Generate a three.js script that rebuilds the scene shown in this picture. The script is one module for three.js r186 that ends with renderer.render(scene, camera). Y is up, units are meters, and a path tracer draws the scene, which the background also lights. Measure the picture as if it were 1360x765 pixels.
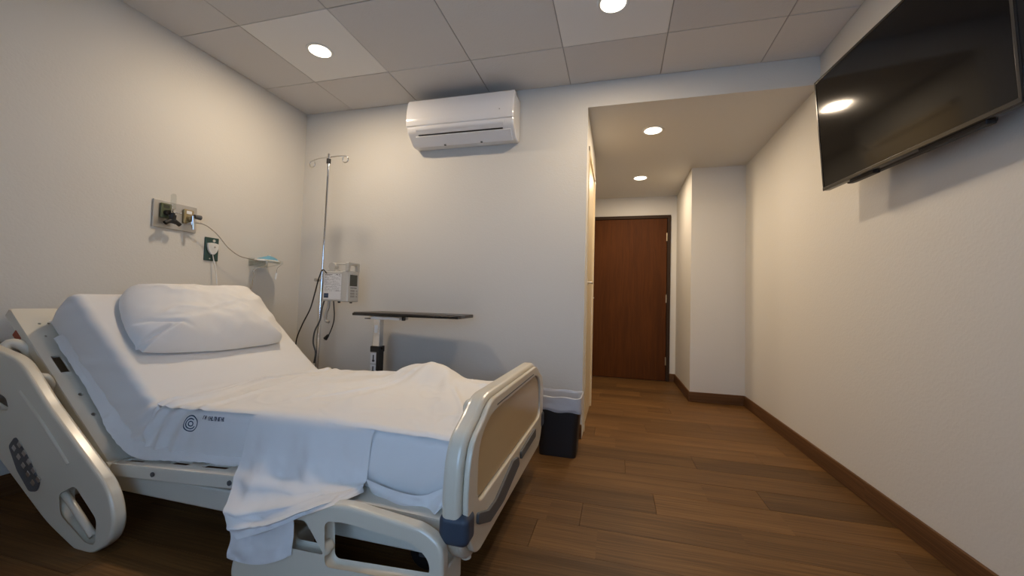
import * as THREE from 'three';
import { RoundedBoxGeometry } from 'three/addons/geometries/RoundedBoxGeometry.js';
import { mergeGeometries } from 'three/addons/utils/BufferGeometryUtils.js';
import { RectAreaLightUniformsLib } from 'three/addons/lights/RectAreaLightUniformsLib.js';

// ------------------------------------------------------------------ camera, sky, lamps, exposure
const scene = new THREE.Scene();
const FOCAL = 525.78, CAM = [2.6428, 0.9279, 2.8142], TURN = [0.0372, 0.2605, 0.027];
const camera = new THREE.PerspectiveCamera(2 * Math.atan(382.5 / FOCAL) * 180 / Math.PI, 1360 / 765, 0.02, 60);
camera.rotation.order = 'YXZ';
camera.rotation.set(TURN[0], TURN[1], TURN[2]);
camera.position.set(...CAM);
scene.add(camera);
scene.background = new THREE.Color().setRGB(0.39, 0.62, 1.0);      // overcast blue daylight outside the window
scene.backgroundIntensity = 12.5;
RectAreaLightUniformsLib.init();
const LAMP_COLOR = new THREE.Color().setRGB(1.0, 0.795, 0.575), LAMP_POWER = 515, LAMP_GLOW = 9;
const renderer = new THREE.WebGLRenderer();
renderer.toneMapping = THREE.LinearToneMapping;
renderer.toneMappingExposure = 0.60;
renderer.shadowMap.enabled = true;

// ------------------------------------------------------------------ room sizes (metres)
const H = 2.5157, W = 3.8405, HS = 2.3358, REAR = 3.52, XA = 2.4189, XC = 3.3513, ZC = -1.4689, ZE = -2.5043;
const TILE = 0.61, TX = 0.4614, TZ = 0.4294, BB = 0.0974;

// ------------------------------------------------------------------ helpers
let seedState = 20240611;
function rnd() { seedState = (seedState + 0x6D2B79F5) | 0; let t = Math.imul(seedState ^ (seedState >>> 15), 1 | seedState); t = (t + Math.imul(t ^ (t >>> 7), 61 | t)) ^ t; return ((t ^ (t >>> 14)) >>> 0) / 4294967296; }
const V = (x, y, z) => new THREE.Vector3(x, y, z);
camera.updateMatrixWorld(true);
// a pixel of the 1360x765 photograph gives a direction; the point lies where it meets the plane axis = value
function at(u, v, axis, value) {
  const d = V((u - 680) / FOCAL, -(v - 382.5) / FOCAL, -1).applyQuaternion(camera.quaternion);
  const k = (value - CAM[axis]) / d.getComponent(axis);
  return V(CAM[0] + d.x * k, CAM[1] + d.y * k, CAM[2] + d.z * k);
}
const used = {};
function numbered(name) { if (used[name] === undefined) { used[name] = 0; return name; } used[name]++; return name + '_' + String(used[name]).padStart(3, '0'); }
function mesh(name, geo, mat, parent) {
  const m = new THREE.Mesh(Array.isArray(geo) ? mergeGeometries(geo.map((g) => (g.index ? g.toNonIndexed() : g))) : geo, mat);
  m.name = name; m.castShadow = true; m.receiveShadow = true; if (parent) parent.add(m); return m;
}
function thing(name, label, category, pos = [0, 0, 0], group) {
  const g = new THREE.Group(); g.name = numbered(name); g.position.set(...pos); g.userData = { label, category };
  if (group) g.userData.group = group;
  scene.add(g); return g;
}
function structGroup(name, label, category) { const g = new THREE.Group(); g.name = name; g.userData = { kind: 'structure', label, category }; scene.add(g); return g; }
function struct(name, geo, mat, label, category) { const m = mesh(name, geo, mat, scene); m.userData = { kind: 'structure', label, category }; return m; }
function box(x0, x1, y0, y1, z0, z1, r = 0, seg = 2) {
  const w = x1 - x0, h = y1 - y0, d = z1 - z0;
  const g = r > 0 ? new RoundedBoxGeometry(w, h, d, seg, Math.min(r, w / 2.01, h / 2.01, d / 2.01)) : new THREE.BoxGeometry(w, h, d);
  g.translate((x0 + x1) / 2, (y0 + y1) / 2, (z0 + z1) / 2); return uvBox(g);
}
function uvBox(g) {           // uv in metres, by the face direction
  g = g.index ? g.toNonIndexed() : g; const p = g.attributes.position, n = g.attributes.normal, uv = new Float32Array(p.count * 2);
  for (let i = 0; i < p.count; i++) {
    const ax = Math.abs(n.getX(i)), ay = Math.abs(n.getY(i)), az = Math.abs(n.getZ(i));
    if (ay >= ax && ay >= az) { uv[2 * i] = p.getX(i); uv[2 * i + 1] = p.getZ(i); }
    else if (ax >= az) { uv[2 * i] = p.getZ(i); uv[2 * i + 1] = p.getY(i); }
    else { uv[2 * i] = p.getX(i); uv[2 * i + 1] = p.getY(i); }
  }
  g.setAttribute('uv', new THREE.BufferAttribute(uv, 2)); return g;
}
function tube(pts, r, seg = 48, rad = 10) { return new THREE.TubeGeometry(new THREE.CatmullRomCurve3(pts.map((p) => (p.isVector3 ? p : V(...p)))), seg, r, rad, false); }
function cyl(r0, r1, a, b, rad = 20) {   // cylinder from a to b, r0 at a and r1 at b
  const A = V(...a), B = V(...b), d = B.clone().sub(A), g = new THREE.CylinderGeometry(r1, r0, d.length(), rad, 1);
  g.applyQuaternion(new THREE.Quaternion().setFromUnitVectors(V(0, 1, 0), d.clone().normalize())); g.translate((A.x + B.x) / 2, (A.y + B.y) / 2, (A.z + B.z) / 2); return g;
}
function lathe(pts, x, y, z, rad = 32) { const g = new THREE.LatheGeometry(pts.map((p) => new THREE.Vector2(p[0], p[1])), rad); g.translate(x, y, z); return g; }
function extr(shape, depth, bevel = 0, curve = 10, seg = 2) { return new THREE.ExtrudeGeometry(shape, { depth, bevelEnabled: bevel > 0, bevelSize: bevel, bevelThickness: bevel, bevelSegments: seg, curveSegments: curve }); }
function roundedPoly(points, r, path = new THREE.Shape()) {      // closed polygon with rounded corners; points [x, y, radius?]
  const n = points.length;
  for (let i = 0; i < n; i++) {
    const p = points[i], a = points[(i + n - 1) % n], b = points[(i + 1) % n], rr = p[2] ?? r;
    const la = Math.hypot(a[0] - p[0], a[1] - p[1]), lb = Math.hypot(b[0] - p[0], b[1] - p[1]), k = Math.min(rr, la * 0.48, lb * 0.48);
    const s = [p[0] + (a[0] - p[0]) / la * k, p[1] + (a[1] - p[1]) / la * k], e = [p[0] + (b[0] - p[0]) / lb * k, p[1] + (b[1] - p[1]) / lb * k];
    if (i === 0) path.moveTo(s[0], s[1]); else path.lineTo(s[0], s[1]);
    path.quadraticCurveTo(p[0], p[1], e[0], e[1]);
  }
  path.closePath(); return path;
}
function gridSurface(fn, nu, nv) {       // fn(u, v) -> Vector3, u and v in 0..1
  const pos = [], uv = [], idx = [];
  for (let j = 0; j <= nv; j++) for (let i = 0; i <= nu; i++) { const p = fn(i / nu, j / nv); pos.push(p.x, p.y, p.z); uv.push(i / nu, j / nv); }
  for (let j = 0; j < nv; j++) for (let i = 0; i < nu; i++) { const a = j * (nu + 1) + i, b = a + 1, c = a + nu + 1, d = c + 1; idx.push(a, b, d, a, d, c); }
  const g = new THREE.BufferGeometry(); g.setAttribute('position', new THREE.Float32BufferAttribute(pos, 3)); g.setAttribute('uv', new THREE.Float32BufferAttribute(uv, 2)); g.setIndex(idx); g.computeVertexNormals(); return g;
}
// value noise
const NT = new Float32Array(4096); for (let i = 0; i < 4096; i++) NT[i] = rnd();
const hsh = (x, y) => NT[((Math.imul(x, 73856093) ^ Math.imul(y, 19349663)) >>> 0) % 4096];
function vn(x, y, wx = 0, wy = 0) {
  const X = Math.floor(x), Y = Math.floor(y), fx = x - X, fy = y - Y, sx = fx * fx * (3 - 2 * fx), sy = fy * fy * (3 - 2 * fy);
  const m = (k, w) => (w ? ((k % w) + w) % w : k);
  const a = hsh(m(X, wx), m(Y, wy)), b = hsh(m(X + 1, wx), m(Y, wy)), c = hsh(m(X, wx), m(Y + 1, wy)), d = hsh(m(X + 1, wx), m(Y + 1, wy));
  return (a + (b - a) * sx) * (1 - sy) + (c + (d - c) * sx) * sy;
}
const fbm = (x, y, o = 4) => { let s = 0, a = 0.5, t = 0; for (let i = 0; i < o; i++) { s += a * vn(x, y); t += a; x = x * 2.03 + 17.1; y = y * 2.03 + 9.7; a *= 0.5; } return s / t; };
function tex(w, h, fn, srgb, rx = 1, ry = 1) {
  const d = new Uint8Array(w * h * 4);
  for (let y = 0; y < h; y++) for (let x = 0; x < w; x++) { const c = fn(x / w, y / h), i = (y * w + x) * 4; for (let k = 0; k < 3; k++) d[i + k] = Math.max(0, Math.min(255, Math.round((c.length ? c[k] : c) * 255))); d[i + 3] = 255; }
  const t = new THREE.DataTexture(d, w, h); t.wrapS = t.wrapT = THREE.RepeatWrapping; t.magFilter = THREE.LinearFilter; t.minFilter = THREE.LinearMipmapLinearFilter; t.generateMipmaps = true; t.repeat.set(rx, ry);
  if (srgb) t.colorSpace = THREE.SRGBColorSpace; t.needsUpdate = true; return t;
}
const std = (o) => new THREE.MeshPhysicalMaterial(o);
const rgb = (r, g, b) => new THREE.Color().setRGB(r, g, b);

// ------------------------------------------------------------------ materials
const wallBump = tex(256, 256, (x, y) => 0.5 * vn(x * 64, y * 64, 64, 64) + 0.3 * vn(x * 128, y * 128, 128, 128) + 0.2 * vn(x * 16, y * 16, 16, 16), false, 2, 2);
const paint = (r, g, b) => std({ color: rgb(r, g, b), roughness: 0.62, bumpMap: wallBump, bumpScale: 0.0006 });
const tileBump = tex(256, 256, (x, y) => 0.6 * vn(x * 90, y * 90, 90, 90) + 0.4 * vn(x * 30, y * 30, 30, 30), false, 1.6, 1.6);
const weave = tex(128, 128, (x, y) => 0.5 + 0.25 * Math.sin(x * Math.PI * 2 * 32) * (Math.floor(y * 32) % 2 ? 1 : -1) + 0.2 * (vn(x * 64, y * 64, 64, 64) - 0.5), false, 12, 12);
function woodFn(seedX, base, dark, lo) {
  return (x, y) => {
    const warp = fbm(seedX + x * 3, y * 5, 3), g = fbm(seedX + x * 5 + warp * 0.8, y * 46 + warp * 5, 4), f = vn(seedX * 3 + x * 24, y * 190), big = fbm(seedX + x * 1.6, y * 3.5 + 40, 3);
    let k = 0.5 + (g - 0.5) * 1.25 + (f - 0.5) * 0.2 + (big - 0.5) * 0.9; k = Math.max(0, Math.min(1, k));
    const knot = Math.max(0, 1 - Math.hypot((x - 0.3 - 0.4 * hsh(seedX, 3)) * 14, (y - 0.5) * 9)) * lo; k *= 1 - 0.55 * knot;
    return [0, 1, 2].map((i) => dark[i] + (base[i] - dark[i]) * k);
  };
}
const plankMats = [];
for (let i = 0; i < 6; i++) {
  const t = [1, 0.94, 1.05, 0.88, 0.97, 1.09][i], b = [0.445, 0.32, 0.18].map((c) => c * t), d = [0.315, 0.215, 0.11].map((c) => c * t);
  const fn = woodFn(11 + i * 37, b, d, i % 2);
  plankMats.push(std({ map: tex(512, 128, fn, true), roughness: 0.5, specularIntensity: 0.45, bumpMap: tex(256, 128, (x, y) => fbm(i * 31 + x * 8, y * 60, 3), false), bumpScale: 0.0005 }));
}
const M = {
  wallPaint: paint(0.64, 0.62, 0.57),      // the same paint on every wall and on the entry ceiling
  tile: std({ color: rgb(0.67, 0.64, 0.60), roughness: 0.95, bumpMap: tileBump, bumpScale: 0.0012 }),
  tileB: std({ color: rgb(0.645, 0.615, 0.58), roughness: 0.95, bumpMap: tileBump, bumpScale: 0.0012 }),
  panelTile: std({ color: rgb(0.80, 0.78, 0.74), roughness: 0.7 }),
  tee: std({ color: rgb(0.34, 0.32, 0.30), roughness: 0.6 }),
  floorBase: std({ color: rgb(0.07, 0.04, 0.022), roughness: 0.9 }),
  skirting: std({ map: tex(512, 64, woodFn(401, [0.44, 0.31, 0.20], [0.31, 0.21, 0.125], 0), true), roughness: 0.6, specularIntensity: 0.35 }),
  door: std({ map: tex(256, 512, (x, y) => woodFn(77, [0.345, 0.19, 0.065], [0.275, 0.145, 0.045], 0)(y * 1.5, x * 1.6), true), roughness: 0.65, specularIntensity: 0.3 }),
  doorFrame: std({ color: rgb(0.035, 0.02, 0.012), roughness: 0.6, specularIntensity: 0.3 }),
  closet: std({ color: rgb(0.72, 0.60, 0.40), roughness: 0.3 }),
  steel: std({ color: rgb(0.62, 0.62, 0.62), metalness: 1, roughness: 0.22 }),
  brushed: std({ color: rgb(0.56, 0.55, 0.53), metalness: 1, roughness: 0.42 }),
  chrome: std({ color: rgb(0.78, 0.78, 0.78), metalness: 1, roughness: 0.1 }),
  whitePlastic: std({ color: rgb(0.74, 0.74, 0.72), roughness: 0.3 }),
  acWhite: std({ color: rgb(0.80, 0.79, 0.78), roughness: 0.16, clearcoat: 0.4, clearcoatRoughness: 0.1 }),
  cream: std({ color: rgb(0.65, 0.595, 0.475), roughness: 0.28, clearcoat: 0.3, clearcoatRoughness: 0.15 }),
  creamMetal: std({ color: rgb(0.64, 0.605, 0.51), roughness: 0.4 }),
  footPanel: std({ color: rgb(0.52, 0.38, 0.20), roughness: 0.3, clearcoat: 0.3, clearcoatRoughness: 0.2 }),
  bumper: std({ color: rgb(0.035, 0.05, 0.075), roughness: 0.5 }),
  greyRubber: std({ color: rgb(0.08, 0.085, 0.09), roughness: 0.55 }),
  black: std({ color: rgb(0.012, 0.012, 0.013), roughness: 0.5 }),
  blackGloss: std({ color: rgb(0.006, 0.006, 0.007), roughness: 0.25 }),
  screen: std({ color: rgb(0.004, 0.004, 0.005), roughness: 0.09, specularIntensity: 0.4 }),
  sheet: std({ color: rgb(0.76, 0.75, 0.73), roughness: 0.92, sheen: 0.25, sheenRoughness: 0.6, bumpMap: weave, bumpScale: 0.0004 }),
  pillow: std({ color: rgb(0.78, 0.77, 0.75), roughness: 0.92, sheen: 0.25, sheenRoughness: 0.6, bumpMap: weave, bumpScale: 0.0004 }),
  liner: std({ color: rgb(0.62, 0.62, 0.64), roughness: 0.35, transmission: 0.25, thickness: 0 }),
  clear: std({ color: rgb(0.92, 0.94, 0.94), roughness: 0.08, transmission: 1, thickness: 0 }),
  glass: std({ color: rgb(0.97, 0.98, 0.98), roughness: 0.0, transmission: 1, thickness: 0 }),
  clearTube: std({ color: rgb(0.66, 0.62, 0.55), roughness: 0.25, transmission: 0.7, thickness: 0 }),
  callGreen: std({ color: rgb(0.025, 0.065, 0.06), roughness: 0.35 }),
  oxyGreen: std({ color: rgb(0.10, 0.12, 0.06), roughness: 0.4 }),
  airYellow: std({ color: rgb(0.33, 0.26, 0.13), roughness: 0.4 }),
  blueMask: std({ color: rgb(0.13, 0.36, 0.52), roughness: 0.5 }),
  paper: std({ color: rgb(0.80, 0.80, 0.80), roughness: 0.8 }),
  pumpGrey: std({ color: rgb(0.52, 0.50, 0.45), roughness: 0.45 }),
  pumpDark: std({ color: rgb(0.36, 0.34, 0.30), roughness: 0.45 }),
  lcd: std({ color: rgb(0.07, 0.075, 0.06), roughness: 0.25 }),
  tableTop: std({ color: rgb(0.028, 0.022, 0.02), roughness: 0.35 }),
  red: std({ color: rgb(0.30, 0.06, 0.035), roughness: 0.5 }),
  lampGlow: std({ color: rgb(0.9, 0.9, 0.9), roughness: 0.5, emissive: rgb(1.0, 0.86, 0.66), emissiveIntensity: LAMP_GLOW }),
  hinge: std({ color: rgb(0.6, 0.52, 0.38), metalness: 1, roughness: 0.35 }),
};

// ------------------------------------------------------------------ the room shell
{
  // floor: base slab and single planks laid along x
  const floor = structGroup('floor', 'brown wood plank floor of the room and entry', 'floor');
  mesh('subfloor', box(-0.1, W + 0.1, -0.12, -0.006, ZE - 0.2, REAR + 0.1), M.floorBase, floor);
  const PW = 0.2, PL = 1.2, gap = 0.0012; let row = 0;
  const planeUV = (x0, x1, z0, z1, k) => {
    const g = new RoundedBoxGeometry(x1 - x0, 0.012, z1 - z0, 1, 0.0010).toNonIndexed(); g.translate((x0 + x1) / 2, -0.006, (z0 + z1) / 2);
    const p = g.attributes.position, uv = new Float32Array(p.count * 2), f = k % 2 ? -1 : 1, o = (k * 0.37) % 1;
    for (let i = 0; i < p.count; i++) { uv[2 * i] = f * (p.getX(i) - x0) / PL + o; uv[2 * i + 1] = (p.getZ(i) - z0) / PW; }
    g.setAttribute('uv', new THREE.BufferAttribute(uv, 2)); return g;
  };
  for (let z = ZE; z < REAR - 0.01; z += PW, row++) {
    const z1 = Math.min(z + PW, REAR), off = [0.0, 0.47, 0.86, 0.22, 0.68, 1.03][row % 6] + rnd() * 0.1;
    const xl = z < -0.12 ? 2.08 : 0, xr = z1 < ZC - 0.05 ? XC : W;
    for (let x = -off; x < W; x += PL) {
      const a = Math.max(x, xl), b = Math.min(x + PL, xr); if (b - a < 0.02) continue;
      const k = Math.floor(rnd() * 1000);
      mesh('plank', planeUV(a + gap / 2, b - gap / 2, z + gap / 2, z1 - gap / 2, k), plankMats[k % 6], floor);
    }
  }
  // ceiling: slab, tees and single tiles
  const ceil = structGroup('ceiling', 'suspended ceiling of square grey acoustic tiles', 'ceiling');
  mesh('slab', box(-0.1, W + 0.1, H + 0.03, H + 0.15, -0.1, REAR + 0.1), M.tee, ceil);
  const xs = [0], zs = [0]; for (let x = TX; x < W - 0.05; x += TILE) xs.push(x); xs.push(W); for (let z = TZ; z < REAR - 0.05; z += TILE) zs.push(z); zs.push(REAR);
  const tees = [];
  for (const x of xs.slice(1, -1)) tees.push(box(x - 0.011, x + 0.011, H + 0.004, H + 0.03, 0, REAR));
  for (const z of zs.slice(1, -1)) tees.push(box(0, W, H + 0.0045, H + 0.03, z - 0.011, z + 0.011));
  mesh('grid_tee', tees, M.tee, ceil);
  for (let i = 0; i + 1 < xs.length; i++) for (let j = 0; j + 1 < zs.length; j++) {
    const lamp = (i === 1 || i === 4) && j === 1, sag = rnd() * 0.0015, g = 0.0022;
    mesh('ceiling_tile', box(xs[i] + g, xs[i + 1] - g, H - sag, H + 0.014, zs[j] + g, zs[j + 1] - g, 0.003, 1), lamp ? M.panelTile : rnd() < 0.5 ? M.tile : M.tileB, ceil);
  }
  struct('ceiling_hallway', box(1.98, W, HS, H + 0.1, ZE, -0.1), M.wallPaint, 'plain lowered ceiling over the entry passage', 'ceiling');
  // walls
  struct('wall_left', box(-0.12, 0, 0, H + 0.1, -0.1, REAR + 0.1), M.wallPaint, 'painted wall behind the head of the bed', 'wall');
  struct('wall_back', [box(0, XA, 0, H + 0.1, -0.1, 0), box(XA, W, HS, H + 0.1, -0.1, 0)], M.wallPaint, 'painted wall behind the overbed table with entry opening', 'wall');
  struct('wall_right', box(W, W + 0.12, 0, H + 0.1, ZE - 0.1, REAR + 0.1), M.wallPaint, 'long painted wall under the television', 'wall');
  struct('wall_column', box(XC, W, 0, HS, ZE, ZC), M.wallPaint, 'projecting boxed wall narrowing the entry beside the brown door', 'wall');
  struct('wall_passage', [box(XA - 0.1, XA, 0, HS, -0.16, -0.1), box(XA - 0.1, XA, 2.12, HS, -0.96, -0.16), box(XA - 0.1, XA, 0, HS, -1.02, -0.96), box(1.98, XA - 0.1, 0, HS, -1.02, -0.92), box(1.98, 2.08, 0, HS, ZE, -1.02), box(XA - 0.16, XA - 0.1, 0, HS, -0.96, -0.1)], M.wallPaint, 'side wall of the entry passage holding the cream door', 'wall');
  const DX0 = 2.13, DX1 = 3.2778, DH = 2.0865;
  struct('wall_end', [box(1.98, DX0, 0, HS, ZE - 0.1, ZE), box(DX1, XC + 0.02, 0, HS, ZE - 0.1, ZE), box(DX0, DX1, DH, HS, ZE - 0.1, ZE), box(1.98, XC + 0.02, 0, HS, ZE - 0.16, ZE - 0.1)], M.wallPaint, 'end wall of the entry passage around the brown door', 'wall');
  const WX0 = 1.75, WX1 = 3.05, WY0 = 0.62, WY1 = 1.72;
  struct('wall_rear', [box(0, WX0, 0, H + 0.1, REAR, REAR + 0.12), box(WX1, W, 0, H + 0.1, REAR, REAR + 0.12), box(WX0, WX1, 0, WY0, REAR, REAR + 0.12), box(WX0, WX1, WY1, H + 0.1, REAR, REAR + 0.12)], M.wallPaint, 'white wall with the wide window opposite the overbed table', 'wall');
  const win = structGroup('window_1', 'wide window letting blue daylight into the room', 'window');
  const wf = 0.05, xm = (WX0 + WX1) / 2;
  mesh('window_frame', [box(WX0, WX1, WY0, WY0 + wf, REAR + 0.03, REAR + 0.09), box(WX0, WX1, WY1 - wf, WY1, REAR + 0.03, REAR + 0.09), box(WX0, WX0 + wf, WY0 + wf, WY1 - wf, REAR + 0.03, REAR + 0.09), box(WX1 - wf, WX1, WY0 + wf, WY1 - wf, REAR + 0.03, REAR + 0.09), box(xm - 0.03, xm + 0.03, WY0 + wf, WY1 - wf, REAR + 0.03, REAR + 0.09)], M.brushed, win);
  mesh('pane', box(WX0 + wf, xm - 0.03, WY0 + wf, WY1 - wf, REAR + 0.058, REAR + 0.062), M.glass, win);
  mesh('pane', box(xm + 0.03, WX1 - wf, WY0 + wf, WY1 - wf, REAR + 0.058, REAR + 0.062), M.glass, win);
  // skirting boards
  const sk = 0.013, skirt = (x0, x1, z0, z1) => { const g = box(x0, x1, 0, BB, z0, z1, 0.004, 2), p = g.attributes.position, uv = g.attributes.uv; for (let i = 0; i < p.count; i++) uv.setXY(i, (p.getX(i) + p.getZ(i)) * 0.7, p.getY(i) / BB); return g; };
  struct('baseboard_right', skirt(W - sk, W, ZC + sk, REAR), M.skirting, 'brown wooden skirting along the television wall', 'baseboard');
  struct('baseboard_column', [skirt(XC, W, ZC, ZC + sk), skirt(XC - sk, XC, ZE, ZC + sk)], M.skirting, 'brown wooden skirting around the projecting boxed wall', 'baseboard');
  struct('baseboard_back', skirt(sk, XA, 0, sk), M.skirting, 'brown wooden skirting on the wall behind the overbed table', 'baseboard');
  struct('baseboard_left', skirt(0, sk, 0, REAR), M.skirting, 'brown wooden skirting on the wall behind the bed head', 'baseboard');
  struct('baseboard_rear', skirt(sk, W - sk, REAR - sk, REAR), M.skirting, 'brown wooden skirting under the wide window', 'baseboard');
  struct('baseboard_end', skirt(DX1, XC - sk, ZE, ZE + sk), M.skirting, 'short brown skirting beside the brown door', 'baseboard');
  // entry door
  const door = structGroup('door_1', 'brown wood veneer entry door with dark frame', 'door');
  const lg = box(DX0 + 0.035, DX1 - 0.04, 0.006, DH - 0.04, ZE - 0.03, ZE + 0.012, 0.003, 1); { const p = lg.attributes.position, uv = lg.attributes.uv; for (let i = 0; i < p.count; i++) uv.setXY(i, (p.getX(i) - DX0), p.getY(i) / 2.1); }
  mesh('door_leaf', lg, M.door, door);
  mesh('door_frame', [box(DX1 - 0.036, DX1 + 0.004, 0, DH, ZE - 0.05, ZE + 0.022, 0.003, 1), box(DX0 - 0.004, DX0 + 0.032, 0, DH, ZE - 0.05, ZE + 0.022, 0.003, 1), box(DX0 - 0.004, DX1 + 0.004, DH - 0.036, DH + 0.004, ZE - 0.05, ZE + 0.023, 0.003, 1)], M.doorFrame, door);
  for (const y of [0.25, 1.03, 1.81]) mesh('hinge', cyl(0.008, 0.008, [DX1 - 0.042, y - 0.05, ZE + 0.016], [DX1 - 0.042, y + 0.05, ZE + 0.016], 10), M.hinge, door);
  mesh('door_handle', [cyl(0.024, 0.024, [DX0 + 0.1, 1.02, ZE + 0.01], [DX0 + 0.1, 1.02, ZE + 0.02]), tube([[DX0 + 0.1, 1.02, ZE + 0.015], [DX0 + 0.1, 1.02, ZE + 0.055], [DX0 + 0.14, 1.02, ZE + 0.06], [DX0 + 0.22, 1.02, ZE + 0.058]], 0.009, 24)], M.brushed, door);
  // cream door in the passage side wall
  const d2 = structGroup('door_2', 'glossy cream door in the side wall of the entry passage', 'door');
  mesh('door_leaf', box(XA - 0.045, XA - 0.005, 0.006, 2.08, -0.92, -0.20, 0.003, 1), M.closet, d2);
  mesh('door_frame', [box(XA - 0.06, XA + 0.008, 0, 2.12, -0.2, -0.16, 0.003, 1), box(XA - 0.06, XA + 0.008, 0, 2.12, -0.96, -0.92, 0.003, 1), box(XA - 0.06, XA + 0.008, 2.08, 2.12, -0.96, -0.16, 0.003, 1)], M.closet, d2);
  mesh('door_handle', [cyl(0.022, 0.022, [XA - 0.006, 1.10, -0.30], [XA + 0.004, 1.10, -0.30]), tube([[XA, 1.10, -0.30], [XA + 0.026, 1.10, -0.30], [XA + 0.03, 1.10, -0.34], [XA + 0.028, 1.10, -0.4]], 0.007, 24)], M.brushed, d2);
}

// ------------------------------------------------------------------ ceiling lamps
function downlight(x, y, z, label) {
  const t = thing('ceiling_downlight', label, 'light', [x, y, z], 'round ceiling downlights');
  mesh('trim_ring', lathe([[0.066, 0.001], [0.066, -0.004], [0.079, -0.006], [0.083, -0.002], [0.083, 0.001]], 0, 0, 0, 40), M.whitePlastic, t);
  const disc = new THREE.CylinderGeometry(0.067, 0.067, 0.003, 40); disc.translate(0, -0.0015, 0);
  mesh('diffuser', disc, M.lampGlow, t);
  const L = new THREE.RectAreaLight(LAMP_COLOR, LAMP_POWER, 0.115, 0.115); L.position.set(0, -0.008, 0); L.rotation.x = -Math.PI / 2; L.name = 'downlight_beam'; t.add(L);
}
downlight(0.766, H, 0.734, 'glowing round downlight in ceiling tile above the bed and infusion stand');
downlight(2.596, H, 0.734, 'glowing round downlight in ceiling tile before the entry opening');
downlight(2.897, HS, -0.48, 'glowing round downlight at the front of the lowered entry ceiling');
downlight(2.866, HS, -1.695, 'glowing round downlight in the lowered ceiling near the brown door');

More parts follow.
